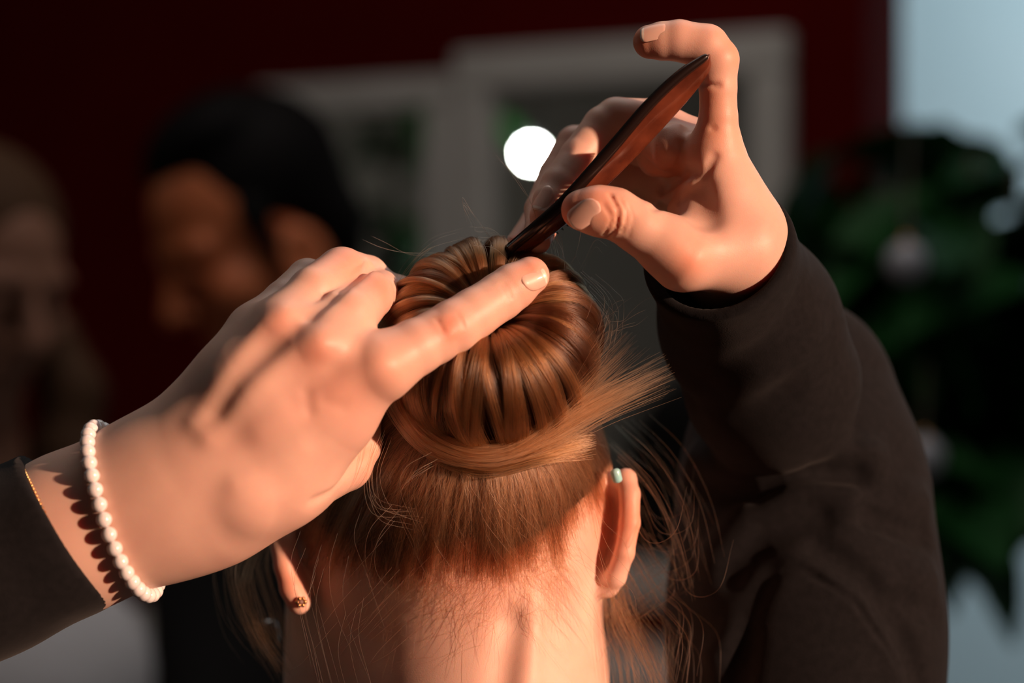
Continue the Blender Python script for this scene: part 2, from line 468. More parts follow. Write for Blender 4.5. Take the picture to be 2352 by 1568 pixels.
stems = [[PD(1990, 1250, d), PD(2060, 900, d), PD(2020, 420, d)], [PD(1990, 1250, d), PD(2130, 850, d + .1), PD(2100, 560, d + .1)],
         [PD(2000, 1250, d), PD(2200, 850, d), PD(2240, 360, d)], [PD(2000, 1250, d), PD(2300, 780, d + .1), PD(2340, 380, d + .1)],
         [PD(1980, 1250, d), PD(1990, 1000, d), PD(1950, 660, d)], [PD(2000, 1250, d), PD(2330, 860, d), PD(2430, 520, d)]]
base = PD(1985, 2900, d)
pl = plant('leafy_plant', 'tall dark green leafy plant by the pale blue alcove at the right', stems, 285, 3, (0.7, 1.35), spread=0.055)
mesh('trunk', *tube([PD(1990, 1260, d), (base[0], base[1], 0.32)], 0.02, 8), M['stem'], pl)
mesh('pot', *tube([(base[0], base[1], 0.0), (base[0], base[1], 0.34)], [0.10, 0.125], 20), M['pot'], pl)
for (px, py, dd, rr, lb) in ((2082, 603, 2.28, 0.0195, 'round silver grey ball among the leaves, the upper one'), (2122, 1050, 2.28, 0.0195, 'round silver grey ball low in the leaves, the lower one')):
    b = empty('ornament_ball', lb, 'ornament', 'silver balls in the plant')
    c = PD(px, py, dd)
    mesh('ball', *uvs(c, rr, 20, 14), M['silver'], b)
    mesh('stem', *tube(spline([PD(px + 8, py - 330, 2.58), PD(px + 4, py - 200, 2.42), tuple(c + (0, 0, rr * 1.15))], 14), 0.0022, 6), M['stem'], pl)
    mesh('cap', *tube([c + (0, 0, rr * .96), c + (0, 0, rr * 1.2)], 0.005, 8), M['gold'], b)
# the plant that the smaller mirror shows
a0 = reflect_from(950, 420, 5.6)
stems = [[a0 + (dx, dy, -1.0), a0 + (dx * .6, dy, -.3), a0 + (dx * 1.6, dy * .5, .22)] for dx, dy in ((-.08, 0), (.02, .08), (.1, -.05), (0, -.1))]
p2 = plant('potted_fern', 'green plant seen only as a reflection in the smaller mirror', stems, 90, 8, (0.8, 1.4), spread=0.05)
mesh('pot', *tube([(a0[0], a0[1], 0.0), (a0[0], a0[1], a0[2] - .98)], [0.12, 0.16], 20), M['pot'], p2)

# ------------------------------------------------------------------ people in the background
def far_head(c, f, u, sc=1.0, ear_e=0.0):
    c = np.array(c); f = nrm(f); u = nrm(np.array(u) - f * (np.array(u) @ f)); l = np.cross(u, f)
    A = np.stack([f, l, u])
    def q(a, b, e): return c + sc * (a * f + b * l + e * u)
    def el(a, b, e, r): return ell(q(a, b, e), np.array(r) * sc, A)
    def cp(a, b, ra, rb): return cap(q(*a), q(*b), ra * sc, rb * sc)
    h = union(0.03 * sc, el(-.01, 0, .03, (.095, .074, .09)), el(.03, 0, -.06, (.058, .052, .062)))
    h = union(0.02 * sc, h, el(.068, 0, -.105, (.02, .024, .018)), el(.058, .042, -.03, (.028, .026, .026)), el(.058, -.042, -.03, (.028, .026, .026)))
    h = union(0.014 * sc, h, cp((.08, .015, .024), (.068, .048, .022), .012, .010), cp((.08, -.015, .024), (.068, -.048, .022), .012, .010))
    h = sub(h, union(.004, el(.102, .033, .002, (.022, .019, .014)), el(.102, -.033, .002, (.022, .019, .014))), 0.012 * sc)
    h = union(0.010 * sc, h, cp((.086, 0, .012), (.112, 0, -.028), .009, .0125), el(.098, .011, -.034, (.009, .008, .007)), el(.098, -.011, -.034, (.009, .008, .007)))
    h = union(0.006 * sc, h, el(.084, 0, -.062, (.013, .023, .006)), el(.082, 0, -.074, (.013, .020, .007)))
    for s in (1, -1):
        ear = sub(el(-.008, s * .078, ear_e - .008, (.026, .010, .034)), el(-.002, s * .090, ear_e - .006, (.015, .010, .022)), 0.006)
        h = union(0.008 * sc, h, ear)
    return h, q, el, cp, A
# --- dark haired person in black
dm = 1450
hc = P(572, 535, dm)
h, q, el, cp, A = far_head(hc, (-0.74, -0.42, -0.53), (0, 0, 1), 1.04, -.026)
neck = cap(q(-.03, 0, -.05), P(700, 980, dm + 60), .056, .062)
man = empty('person', 'dark haired person in black looking down, in front of the smaller mirror', 'person')
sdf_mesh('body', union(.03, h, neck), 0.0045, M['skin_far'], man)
cut = el(.075, 0, -.065, (.108, .13, .125))
hairs = union(.02, el(-.032, 0, .047, (.094, .083, .086)), el(-.062, 0, -.015, (.052, .074, .075)), el(-.005, .012, .115, (.055, .055, .028)), el(.03, -.01, .098, (.03, .04, .022)))
hairs = sub(hairs, cut, .012)
hairs = sub(hairs, union(.004, el(-.006, .085, -.034, (.030, .03, .036)), el(-.006, -.085, -.034, (.030, .03, .036))), .006)
for s in (1, -1): hairs = union(.008, hairs, cap(q(.016, s * .073, .03), q(.012, s * .074, -.022), .014, .008))
sdf_mesh('hair', hairs, 0.0045, M['hair_dark'], man)
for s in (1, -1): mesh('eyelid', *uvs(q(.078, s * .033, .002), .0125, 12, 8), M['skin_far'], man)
bodyc = union(.06, cap(P(560, 1120, dm + 40), P(880, 1130, dm + 140), .105, .105), cap(P(720, 1200, dm + 100), P(720, 2350, dm + 100), .165, .185), cap(P(500, 1120, dm + 20), P(470, 1750, dm - 60), .062, .052), cap(P(960, 1150, dm + 160), P(1010, 1900, dm + 160), .062, .052),
              cap(P(690, 960, dm + 50), P(710, 1100, dm + 90), .07, .1))
sdf_mesh('shirt', bodyc, 0.009, M['cloth_far'], man)
# --- person cut by the left edge
dw = 1250
h, q, el, cp, A = far_head(P(-52, 640, dw), (0.70, -0.62, -0.34), (0, 0, 1), 0.96)
wom = empty('person', 'person with long brown hair and white top, cut off by the left edge', 'person')
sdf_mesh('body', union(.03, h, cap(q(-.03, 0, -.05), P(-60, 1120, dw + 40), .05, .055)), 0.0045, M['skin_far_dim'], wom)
hairs = union(.02, el(-.025, 0, .045, (.100, .086, .088)), el(-.06, 0, -.03, (.055, .08, .09)))
hairs = sub(hairs, el(.07, 0, -.04, (.10, .078, .10)), .012)
hairs = union(.02, hairs, chain([(-160, 640, dw - 30, 90), (-190, 900, dw - 30, 95), (-160, 1150, dw - 30, 70)]), chain([(120, 760, dw + 70, 55), (165, 900, dw + 60, 70), (150, 1050, dw + 50, 75), (165, 1180, dw + 40, 40)], .02))
sdf_mesh('hair', hairs, 0.0045, M['hair_blond'], wom)
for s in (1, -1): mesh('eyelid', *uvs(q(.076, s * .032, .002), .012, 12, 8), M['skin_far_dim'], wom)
wb = union(.05, cap(P(-230, 1500, dw), P(130, 1520, dw + 40), .075, .075), cap(P(-60, 1600, dw + 20), P(-60, 2700, dw + 20), .15, .16), cap(P(190, 1540, dw + 40), P(235, 2200, dw + 40), .05, .045))
sdf_mesh('white_top', wb, 0.009, M['white_cloth'], wom)
print('lamp', LB); print('background', time.time() - T0)

# ------------------------------------------------------------------ the client: bowed head seen from behind
client = empty('person', 'red haired client seen from behind with bowed head and hair in a bun', 'person')
SK = P(1032, 1085, 88)
YAW = math.radians(22)
skull = ell(SK, (.069, .087, .066), [(math.cos(YAW), math.sin(YAW), 0), (math.sin(YAW), -math.cos(YAW), 0), (0, 0, 1)])
neckc = union(.03, cap(P(1010, 1290, 112), P(1002, 1980, 108), R(350, 112), R(360, 108)), cap(P(1132, 1290, 66), P(1124, 1600, 60), R(225, 66), R(232, 60)), cap(P(1124, 1600, 60), P(1120, 1980, 58), R(232, 60), R(250, 58)))
headbase = union(.035, skull, neckc)
headbase = union(.02, headbase, pell(1020, 1170, 150, 290, 300, 75))      # face side, turned away
headbase = union(.012, headbase, cap(P(1010, 1370, 232), P(1010, 1330, 236), .012, .014))
headbase = relief(headbase, [
    ([P(1222, 1400, 4), P(1212, 1500, 0), P(1205, 1600, 0)], 0.0028, 0.007),
    ([P(1180, 1440, 4), P(1165, 1520, 0), P(1150, 1600, 0)], -0.0028, 0.0075),
    ([P(1310, 1330, 30), P(1345, 1420, 34)], 0.002, 0.010)])
earR = union(.006, chain([(1412, 1108, 52, 20), (1438, 1100, 48, 24), (1446, 1135, 44, 24), (1446, 1200, 41, 24), (1434, 1270, 40, 23), (1414, 1325, 42, 24), (1396, 1348, 46, 22)]),
             chain([(1420, 1112, 58, 16), (1436, 1145, 53, 18), (1437, 1200, 51, 18), (1426, 1268, 50, 18), (1408, 1320, 51, 18)]), chain([(1410, 1118, 66, 16), (1424, 1150, 62, 18), (1426, 1200, 60, 18), (1416, 1264, 60, 18), (1400, 1316, 60, 18)]),
             pell(1404, 1215, 70, 32, 122, 5), chain([(1394, 1340, 50, 22), (1376, 1300, 64, 24)]))
earL = union(.006, chain([(664, 1150, 62, 20), (642, 1180, 56, 23), (643, 1240, 52, 23), (654, 1300, 50, 24), (668, 1350, 49, 26), (686, 1384, 50, 27)]), chain([(650, 1180, 60, 22), (652, 1240, 56, 22), (664, 1300, 56, 24), (684, 1360, 56, 26)]), chain([(660, 1180, 70, 24), (664, 1240, 70, 24), (676, 1300, 70, 26), (696, 1350, 70, 28)]),
             pell(690, 1265, 84, 42, 120, 5), chain([(694, 1365, 73, 28), (715, 1280, 84, 30)]))
head = union(.007, headbase, earR, earL)
RED = (1.0, 0.72, 0.66)
sdf_mesh('head', head, 0.0016, M['skin_client'], client, tint=[(1440, 1200, 40, 90, (1.02, .72, .6)), (660, 1330, 44, 70, (1.0, .72, .62)), (1130, 1320, 0, 120, (1, .84, .8)), (1010, 1300, 0, 100, (1, .86, .82))])
# hair cap under the strands
HLX = [640, 700, 760, 850, 930, 1010, 1090, 1165, 1230, 1300, 1350, 1410]
HLY = [1190, 1235, 1280, 1305, 1318, 1298, 1285, 1320, 1282, 1232, 1188, 1118]
def hairline(p):
    px = p[:, 0] / (K * p[:, 1]) + 1176; py = 784 - (p[:, 2] - CZ) / (K * p[:, 1])
    line = np.interp(px, HLX, HLY) - 14
    return (py - line) * K * D0
capS = S(lambda p: smax(headbase(p) - 0.0006, hairline(p) + .006, .004), SK - .12, SK + .12)
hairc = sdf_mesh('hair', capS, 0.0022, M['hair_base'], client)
print('head', time.time() - T0)

# bun frame
BC = P(1128, 788, 8)
BA = nrm([-0.03, -0.78, 0.62]); B1 = nrm(np.cross(BA, [0, 0, 1.0])); B1 = B1 if B1[0] > 0 else -B1; B2 = np.cross(BA, B1); B2 = B2 if B2[2] > 0 else -B2
BR, Br, Bh = .0265, .0215, .0275
def bun_pt(phi, th, rs=1.0):
    er = np.cos(phi)[..., None] * B1 + np.sin(phi)[..., None] * B2
    return BC + (BR + Br * rs * np.cos(th))[..., None] * er + (Bh * rs * np.sin(th))[..., None] * BA
nu, nv = 96, 40
ph, th = np.meshgrid(np.linspace(0, 2 * math.pi, nu, endpoint=False), np.linspace(0, 2 * math.pi, nv, endpoint=False), indexing='ij')
ripple = 0.93 + 0.03 * np.sin(ph * 23 + 2 * np.sin(th))
bv = bun_pt(ph, th, ripple).reshape(-1, 3)
bf = [(i * nv + j, i * nv + (j + 1) % nv, ((i + 1) % nu) * nv + (j + 1) % nv, ((i + 1) % nu) * nv + j) for i in range(nu) for j in range(nv)]
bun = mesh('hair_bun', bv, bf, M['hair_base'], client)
tag(bun, 'coiled red brown bun')
# strands over the bun, lock by lock
nl, per, m = 74, 170, 16
pts = []
tt = np.linspace(0, 1, m)
for i in range(nl):
    p0 = 2 * math.pi * i / nl + rng.normal(0, .09); wdt = rng.uniform(.03, .10); tw = rng.normal(.28, .26); lv = rng.uniform(-.05, .085)
    off = rng.uniform(-1, 1, per); hgt = rng.uniform(0, 1, per) ** .6
    t0 = np.radians(rng.uniform(165, 205) + rng.normal(0, 8, per)); t1 = np.radians(rng.uniform(-115, -65) + rng.normal(0, 10, per))
    thv = t0[:, None] + (t1 - t0)[:, None] * tt
    spread = 1.0 + .35 * np.cos(thv)
    phv = p0 + wdt * off[:, None] * (1 + .5 * np.sin(tt * 3)) / np.maximum(spread, .5) + tw * (tt - .5) + .06 * np.sin(tt * 5 + rng.uniform(0, 6)) + rng.normal(0, .014, (per, 1))
    rs = 0.965 + lv * np.sin(math.pi * tt) + (.075 * np.sqrt(np.maximum(0, 1 - off ** 2)) * hgt)[:, None] + rng.normal(0, .008, (per, 1)) + .01 * np.sin(tt * 7 + rng.uniform(0, 6, (per, 1)))
    pts.append(bun_pt(phv, thv, rs))
dk = rng.permutation(nl); pd_ = np.concatenate([pts[i] for i in dk[:20]]); pts = np.concatenate([pts[i] for i in dk[20:]])
rad_m = 0.000055 * np.array([.9] + [1] * (m - 3) + [.8, .5])
curves('bun_strands', pts, rad_m, M['hair'], bun)
curves('bun_strands', pd_, rad_m, M['hair_deep'], bun)

# scalp strands combed up to the bun
BASE = BC - BA * .018
def comb_up(roots, m, lift0, lift1, jit=0.0012, targ_r=.034, sway=.004):
    n = len(roots)
    rel = roots - BASE; rel = rel - (rel @ BA)[:, None] * BA
    dirn = rel / np.maximum(np.linalg.norm(rel, axis=1, keepdims=True), 1e-6)
    tg = BASE + dirn * (targ_r + rng.normal(0, .003, (n, 1)))
    t = np.linspace(0, 1, m)[None, :, None]
    p = roots[:, None] * (1 - t) + tg[:, None] * t
    # clump sway sideways
    side = np.cross(dirn, BA); phs = rng.uniform(0, 6.28, (n, 1, 1)); am = rng.normal(0, sway, (n, 1, 1))
    p = p + side[:, None] * (am * np.sin(t * 3.14) + rng.normal(0, jit, (n, 1, 1)) * np.sin(t * 6 + phs))
    lift = lift0 + (lift1 - lift0) * (t[..., 0] ** 1.3) * np.ones((n, 1)) + np.abs(rng.normal(0, .0010, (n, 1))) * np.sin(t[..., 0] * 3.0)
    q = p.reshape(-1, 3); lf = lift.reshape(-1)
    for _ in range(4):
        dd = headbase(q) - lf; g = grad(headbase, q, 5e-4); q = q - np.clip(dd, -.02, .02)[:, None] * g / np.maximum((g * g).sum(1), .2)[:, None]
    return q.reshape(n, m, 3)
def hit_px(s, fx, fy, lift=0.0):
    dr = np.array([P(x, y, 0) for x, y in zip(fx, fy)]) - [0, 0, CZ]; dr /= np.linalg.norm(dr, axis=1, keepdims=True)
    t = np.full(len(dr), .9)
    for _ in range(60): t = t + np.clip(s(np.array([0, 0, CZ]) + dr * t[:, None]) - lift, -.01, .03) * .9
    q = np.array([0, 0, CZ]) + dr * t[:, None]
    return q, np.abs(s(q) - lift) < 1e-3
# roots: everywhere on the scalp that the cap covers, denser along the nape
def roots_px(n, fpx, fpy, dep=0.0):
    q = np.array([P(x, y, dep) for x, y in zip(fpx, fpy)])
    return project(headbase, q, 0.0005, 4)
ncl = 420
cx = rng.uniform(690, 1424, ncl); line = np.interp(cx, HLX, HLY)
cy = line + 10 - np.abs(rng.normal(0, 75, ncl)) + rng.normal(0, 16, ncl) + np.where(rng.random(ncl) < .13, rng.uniform(10, 62, ncl), 0)
n = 9600
ci = rng.integers(0, ncl, n)
fx = cx[ci] + rng.normal(0, 11, n); fy = cy[ci] + rng.normal(0, 13, n)
r1, ok = hit_px(headbase, fx, fy, .0005); r1 = r1[ok]; ci = ci[ok]
s1 = comb_up(r1, 14, .0010, .0055, targ_r=.033, sway=.0010)
# strands of one lock close up on each other towards the bun
cen = np.stack([np.bincount(ci, s1[:, k, c], ncl) / np.maximum(np.bincount(ci, minlength=ncl), 1) for k in range(14) for c in range(3)], -1).reshape(ncl, 14, 3)
pull = (np.linspace(0, 1, 14) ** .7 * .84)[None, :, None] * (1 - .35 * rng.random((len(ci), 1, 1)))
s1 = s1 + (cen[ci] - s1) * pull + rng.normal(0, .00025, (len(ci), 1, 3)) * np.linspace(0, 1, 14)[None, :, None]
lt = rng.random(ncl)
rn = 0.000055 * np.array([.5, .8] + [1] * 12)
curves('nape_strands', s1[lt[ci] < .62], rn, M['hair_nape'], hairc)
curves('nape_strands', s1[(lt[ci] >= .62) & (lt[ci] < .82)], rn, M['hair_deep'], hairc)
curves('nape_strands', s1[lt[ci] >= .82], rn, M['hair_fine'], hairc)
n = 900
fx = rng.uniform(780, 1415, n); fy = np.interp(fx, HLX, HLY) - rng.uniform(-30, 160, n)
r2, ok = hit_px(headbase, fx, fy, .001)
curves('nape_strands', comb_up(r2[ok], 14, .0016, .0070, targ_r=.035, sway=.005, jit=.003), 0.00006 * np.array([.5, .8] + [1] * 12), M['hair_fine'], hairc)
# the rest of the skull (sides and the far side)
n = 3800
v = rng.normal(0, 1, (n * 3, 3)); v = v / np.linalg.norm(v, axis=1, keepdims=True)
q = project(headbase, SK + v * .08, 0.0005, 4); q = q[hairline(q) < -.004]; q = q[:n]
curves('crown_strands', comb_up(q, 12, .0012, .0045, targ_r=.033, sway=.004), 0.00006 * np.ones(12), M['hair'], hairc)
print('scalp', time.time() - T0)

# the strand wrapped round the base of the bun, its ends fanning out at the right
def bundle(guide, n, m, wid, thick, fan, mt, name, parent, seed, ragged=.19, rad=7e-5):
    """guide rows: px, py, depth mm; strands spread wid (px) across, thick mm in depth; fan widens the ends"""
    r = np.random.default_rng(seed)
    g = spline(guide, m); tx = np.gradient(g[:, 0]); ty = np.gradient(g[:, 1]); ln = np.hypot(tx, ty) + 1e-6
    nx, ny = -ty / ln, tx / ln
    t = np.linspace(0, 1, m)
    w = np.interp(t, np.linspace(0, 1, len(wid)), wid)
    u = np.clip(r.normal(0, .5, n), -1.3, 1.3); dd = r.normal(0, thick, n)
    ph = r.uniform(0, 6.28, n); cl = .42 * np.sin(u * 13 + 1.3)
    uu = u[:, None] + cl[:, None] * t + .10 * np.sin(t * 5 + ph[:, None]) + r.normal(0, fan, n)[:, None] * np.clip(t - .55, 0, 1) ** 1.6 * 5
    x = g[:, 0] + nx * w * uu; y = g[:, 1] + ny * w * uu; z = g[:, 2] + dd[:, None] * (1 + t) + r.normal(0, 6 * fan, n)[:, None] * np.clip(t - .55, 0, 1) * 3
    # ragged ends: shorten by resampling the parameter
    end = 1 - np.abs(r.normal(0, ragged, n)); st = np.abs(r.normal(0, .02, n))
    ti = st[:, None] + (np.clip(end, .4, 1) - st)[:, None] * t
    i = np.clip((ti * (m - 1)).astype(int), 0, m - 2); fr = ti * (m - 1) - i; k = np.arange(n)[:, None]
    def rs(a): return a[k, i] * (1 - fr) + a[k, i + 1] * fr
    x, y, z = rs(x), rs(y), rs(z)
    d = D0 + z * .001
    p = np.stack([(x - 1176) * K * d, d, CZ + (784 - y) * K * d], -1)
    return curves(name, p, rad * np.concatenate([[.7], np.ones(m - 4), [.85, .6, .35]]), mt, parent)
wrapo = bundle([(905, 860, 8), (930, 930, 0), (985, 1005, -4), (1070, 1040, -8), (1170, 1035, -10), (1270, 985, -8), (1390, 920, -4), (1545, 845, 0)], 640, 26, [30, 34, 30, 26, 24, 34, 26, 24], 1.6, .45, M['hair_light'], 'wrapped_strand', client, 1)
bundle([(930, 900, 2), (975, 980, -4), (1060, 1030, -9), (1160, 1030, -11), (1250, 970, -11), (1330, 890, -9), (1455, 760, -6)], 430, 26, [30, 30, 26, 26, 30, 34, 36], 1.6, .55, M['hair_light'], 'wrapped_strand', client, 2)
bundle([(900, 800, 22), (925, 930, 8), (1000, 1020, -1), (1110, 1062, -6), (1230, 1040, -7), (1310, 1020, -2), (1370, 1010, 4)], 450, 24, [26, 30, 30, 28, 24, 26, 20], 1.5, .35, M['hair'], 'wrapped_strand', client, 3, ragged=.2)

# loose hairs: each row px guide and how many, spread
def loose(rows, name, seed, mt, rad=4.5e-5, m=16, bend=1.0):
    r = np.random.default_rng(seed); out = []
    for guide, n, w0, w1, dj in rows:
        g = np.array(guide, float)
        for _ in range(n):
            k = len(g); ramp = np.linspace(0, 1, k)[:, None]
            gg = g + np.hstack([r.normal(0, 1, (1, 2)) * (w0 + (w1 - w0) * ramp) + r.normal(0, 6, (k, 2)) * bend * ramp, r.normal(0, dj, (1, 1)) * np.ones((k, 1))])
            s = spline(gg, m); d = D0 + s[:, 2] * .001
            out.append(np.stack([(s[:, 0] - 1176) * K * d, d, CZ + (784 - s[:, 1]) * K * d], -1))
    return curves(name, np.array(out), rad * np.concatenate([np.ones(m - 3), [.8, .6, .4]]), mt, client)
loose([
    ([(1405, 1290, 62), (1430, 1400, 52), (1480, 1490, 45), (1525, 1590, 40)], 70, 16, 24, 10),
    ([(1400, 1330, 70), (1400, 1420, 62), (1430, 1500, 55), (1440, 1600, 50)], 60, 18, 40, 10),
    ([(1440, 1270, 75), (1500, 1380, 60), (1560, 1460, 50), (1545, 1590, 45)], 26, 20, 40, 14),
    ([(1420, 1000, 80), (1500, 1080, 70), (1560, 1190, 66), (1600, 1330, 60)], 22, 40, 40, 16),
    ([(1450, 1150, 75), (1500, 1260, 60), (1570, 1240, 50), (1585, 1130, 60)], 12, 40, 40, 16),
    ([(1470, 1240, 70), (1530, 1330, 60), (1440, 1400, 60), (1390, 1480, 60)], 16, 30, 40, 16),
    ([(600, 1230, 80), (560, 1330, 72), (590, 1440, 66), (650, 1540, 60)], 60, 12, 14, 8),
    ([(560, 1250, 90), (530, 1300, 80), (560, 1420, 72), (620, 1500, 66)], 24, 12, 24, 10),
    ([(600, 1240, 90), (590, 1320, 84), (620, 1420, 80), (640, 1500, 76)], 40, 22, 18, 8)], 'loose_side_hair', 21, M['hair'], 5.5e-5)
loose([
    ([(760, 1280, 10), (740, 1360, 6), (760, 1450, 2), (800, 1600, 0)], 13, 50, 60, 6),
    ([(900, 1180, -10), (850, 1240, -16), (840, 1320, -14), (860, 1380, -8)], 3, 16, 24, 3),
    ([(1000, 1060, -12), (940, 1100, -18), (930, 1160, -16), (960, 1250, -8)], 6, 20, 26, 4),
    ([(880, 1000, -6), (850, 1090, -14), (870, 1170, -14), (950, 1190, -8)], 9, 8, 14, 3),
    ([(960, 1340, -2), (900, 1400, -4), (860, 1440, -4), (830, 1470, 0)], 18, 60, 50, 2),
    ([(1290, 1230, 0), (1320, 1320, 8), (1370, 1370, 16), (1400, 1440, 26)], 22, 50, 50, 4),
    ([(1130, 560, 20), (1090, 500, 20), (1060, 460, 18), (1085, 520, 20)], 3, 14, 18, 6),
    ([(1240, 560, 8), (1225, 480, 0), (1180, 410, -6), (1132, 350, -10)], 2, 3, 4, 2),
    ([(1010, 580, 20), (940, 580, 18), (880, 560, 16), (848, 545, 14)], 2, 6, 6, 3),
    ([(1330, 640, 20), (1350, 600, 14), (1375, 560, 10), (1400, 572, 8)], 4, 20, 30, 6),
    ([(1290, 640, 10), (1300, 560, 8), (1270, 510, 6), (1290, 600, 8)], 5, 20, 30, 6),
    ([(1340, 640, 10), (1380, 680, 6), (1400, 720, 4), (1380, 800, 0)], 20, 20, 30, 5),
    ([(1380, 780, 0), (1400, 740, 0), (1430, 720, 0), (1450, 700, 0)], 12, 14, 24, 5),
    ([(900, 680, 10), (930, 620, 14), (990, 560, 18), (1060, 530, 22)], 4, 14, 14, 6),
    ([(1100, 550, 24), (1150, 560, 20), (1190, 600, 14), (1210, 640, 6)], 18, 18, 20, 6)], 'loose_hair', 22, M['hair_light'], 4.2e-5)
# short fine hairs on the nape
n = 900
fx = rng.uniform(760, 1370, n); fy = 1290 + np.abs(rng.normal(0, 70, n)) - np.abs(fx - 1090) * .12
rt = roots_px(n, fx, fy, 8)
dirx = np.where(fx > 1180, rng.normal(.4, .5, n), rng.normal(-.5, .5, n)); diry = rng.normal(-.55, .45, n)
ln = rng.uniform(.006, .022, n); tt = np.linspace(0, 1, 8)[None, :, None]
dv = np.stack([dirx, np.zeros(n), diry], 1); dv /= np.linalg.norm(dv, axis=1, keepdims=True)
cv = np.stack([rng.normal(0, .35, n), np.zeros(n), rng.normal(-.2, .3, n)], 1)
p = rt[:, None] + ln[:, None, None] * (dv[:, None] * tt + cv[:, None] * tt ** 2)
q = p.reshape(-1, 3); lf = np.broadcast_to(.0003 + .0016 * tt[..., 0], (n, 8)).reshape(-1)
for _ in range(3):
    dd = headbase(q) - lf; g = grad(headbase, q, 5e-4); q = q - np.clip(dd, -.02, .02)[:, None] * g
curves('nape_down', q.reshape(n, 8, 3), 3.2e-5 * np.array([.8, 1, 1, 1, .9, .8, .6, .4]), M['hair'], hairc)
print('hair', time.time() - T0)

# ------------------------------------------------------------------ the stylist: two arms
sty = empty('person', 'stylist in black sleeves whose two hands pin the client\'s bun, one holding a comb', 'person')
# left hand: the back of it towards the lens, index finger across the bun
Lidx = chain([(885, 838, -40, 74), (955, 797, -35, 65), (1000, 774, -31, 61), (1042, 750, -28, 62), (1090, 719, -23, 58), (1150, 680, -17, 55), (1180, 658, -15, 53), (1218, 633, -13, 44)])
Lmid = chain([(742, 790, -42, 72), (800, 725, -32, 66), (846, 678, -8, 57), (872, 670, 14, 50), (905, 676, 36, 46), (1000, 690, 50, 40)])
Lrin = chain([(652, 745, -33, 62), (720, 670, -22, 58), (785, 628, -4, 60), (840, 640, 24, 54), (880, 670, 44, 48), (910, 710, 54, 42)])
Llit = chain([(590, 755, -16, 58), (652, 692, -2, 48), (706, 640, 12, 46), (760, 660, 34, 44), (800, 700, 46, 38)])
Lthu = chain([(560, 1120, -34, 110), (690, 1090, -16, 92), (790, 1062, 0, 66), (818, 1020, 6, 58), (826, 965, 14, 50)])
WR = (420, 1070, -40)
Lpalm = union(.021,
    chain([(455, 1105, -20, 118), (645, 957, -30, 100), (870, 845, -38, 70)], .01),
    chain([(440, 1080, -22, 104), (605, 897, -34, 84), (735, 795, -40, 66)], .01),
    chain([(452, 1066, -18, 72), (550, 885, -28, 70), (645, 752, -32, 60)], .01),
    chain([(440, 1040, -10, 66), (522, 905, -16, 56), (588, 768, -14, 52)], .01),
    chain([(460, 1145, -16, 116), (640, 1085, -24, 112), (760, 965, -30, 86)], .01))
Lfore = union(.022, chain([(440, 1078, -16, 92), (292, 1130, -12, 105), (160, 1186, -10, 114), (-60, 1296, -8, 118)], .01),
              chain([(474, 1142, -12, 112), (318, 1194, -12, 110), (190, 1250, -10, 110), (-60, 1352, -8, 112)], .01),
              chain([(452, 1104, -18, 120), (303, 1166, -16, 130), (175, 1224, -14, 132), (-60, 1330, -10, 140)], .01))
Lpalm = union(.026, Lpalm, Lfore)
parts = [union(.007, Lpalm, f) for f in (Lidx, Lmid, Lrin, Llit, Lthu)]
handL = union(.0015, *parts)
handL = relief(handL, [
    ([P(480, 1000, -60), P(595, 880, -66), P(680, 800, -64), P(730, 785, -60)], .0017, .0056),                 # tendons
    ([P(450, 970, -60), P(530, 850, -58), P(600, 750, -52), P(650, 715, -50)], .0012, .0056),
    ([P(600, 990, -66), P(740, 900, -62), P(860, 840, -58)], .0012, .0070),
    ([P(500, 945, -60), P(555, 850, -60), P(632, 782, -56), P(705, 730, -48)], -.0020, .0070),
    ([P(690, 920, -66), P(760, 850, -62)], -.0014, .0070),
    ([P(718, 812, -56), P(728, 805, -56)], .0012, .0090),                                    # knuckles
    ([P(640, 748, -50), P(646, 742, -50)], .0018, .0070),
    ([P(868, 850, -54), P(880, 842, -54)], .0012, .0090),
    ([P(708, 722, -36), P(780, 666, -22), P(852, 612, 0)], -.0042, .0026),                  # fold between the fingers
    ([P(705, 905, -64), P(712, 945, -64)], -.0006, .0028), ([P(748, 920, -60), P(785, 935, -60)], -.0004, .0034),
    ([P(1005, 735, -40), P(1018, 760, -41)], -.0005, .0010), ([P(1022, 728, -40), P(1038, 765, -40)], .0008, .0030),
    ([P(1052, 722, -38), P(1066, 750, -38)], -.0004, .0010),
    ([P(1150, 655, -28), P(1168, 690, -28)], -.0003, .0009), ([P(1158, 650, -28), P(1176, 684, -28)], -.0003, .0009),
    ([P(545, 1110, -66), P(600, 1090, -66), P(690, 1030, -60)], .0008, .0050),
    ([P(870, 985, -14), P(800, 1080, -20), P(720, 1150, -20)], -.0012, .0026)])
tL = [(1035, 752, -40, 34, (1.0, .66, .56)), (720, 815, -60, 45, (1.0, .80, .74)), (640, 745, -50, 45, (1.0, .82, .78)), (870, 650, -20, 55, (1.0, .76, .68)), (785, 615, -10, 55, (1.02, .80, .74)),
      (1220, 633, -20, 42, (1.02, .72, .66)), (790, 900, -60, 90, (.96, .80, .76)), (700, 930, -66, 60, (.94, .80, .78)), (560, 1010, -66, 60, (.94, .80, .78)), (480, 960, -60, 60, (.90, .86, .84)), (840, 1050, -4, 60, (1.0, .86, .8)), (900, 840, -50, 60, (.98, .86, .82))]
armL = sdf_mesh('left_arm', handL, 0.0011, M['skin'], sty, tint=tL, lo=P(-120, 2000, -80) - .02)
print('left hand', time.time() - T0)

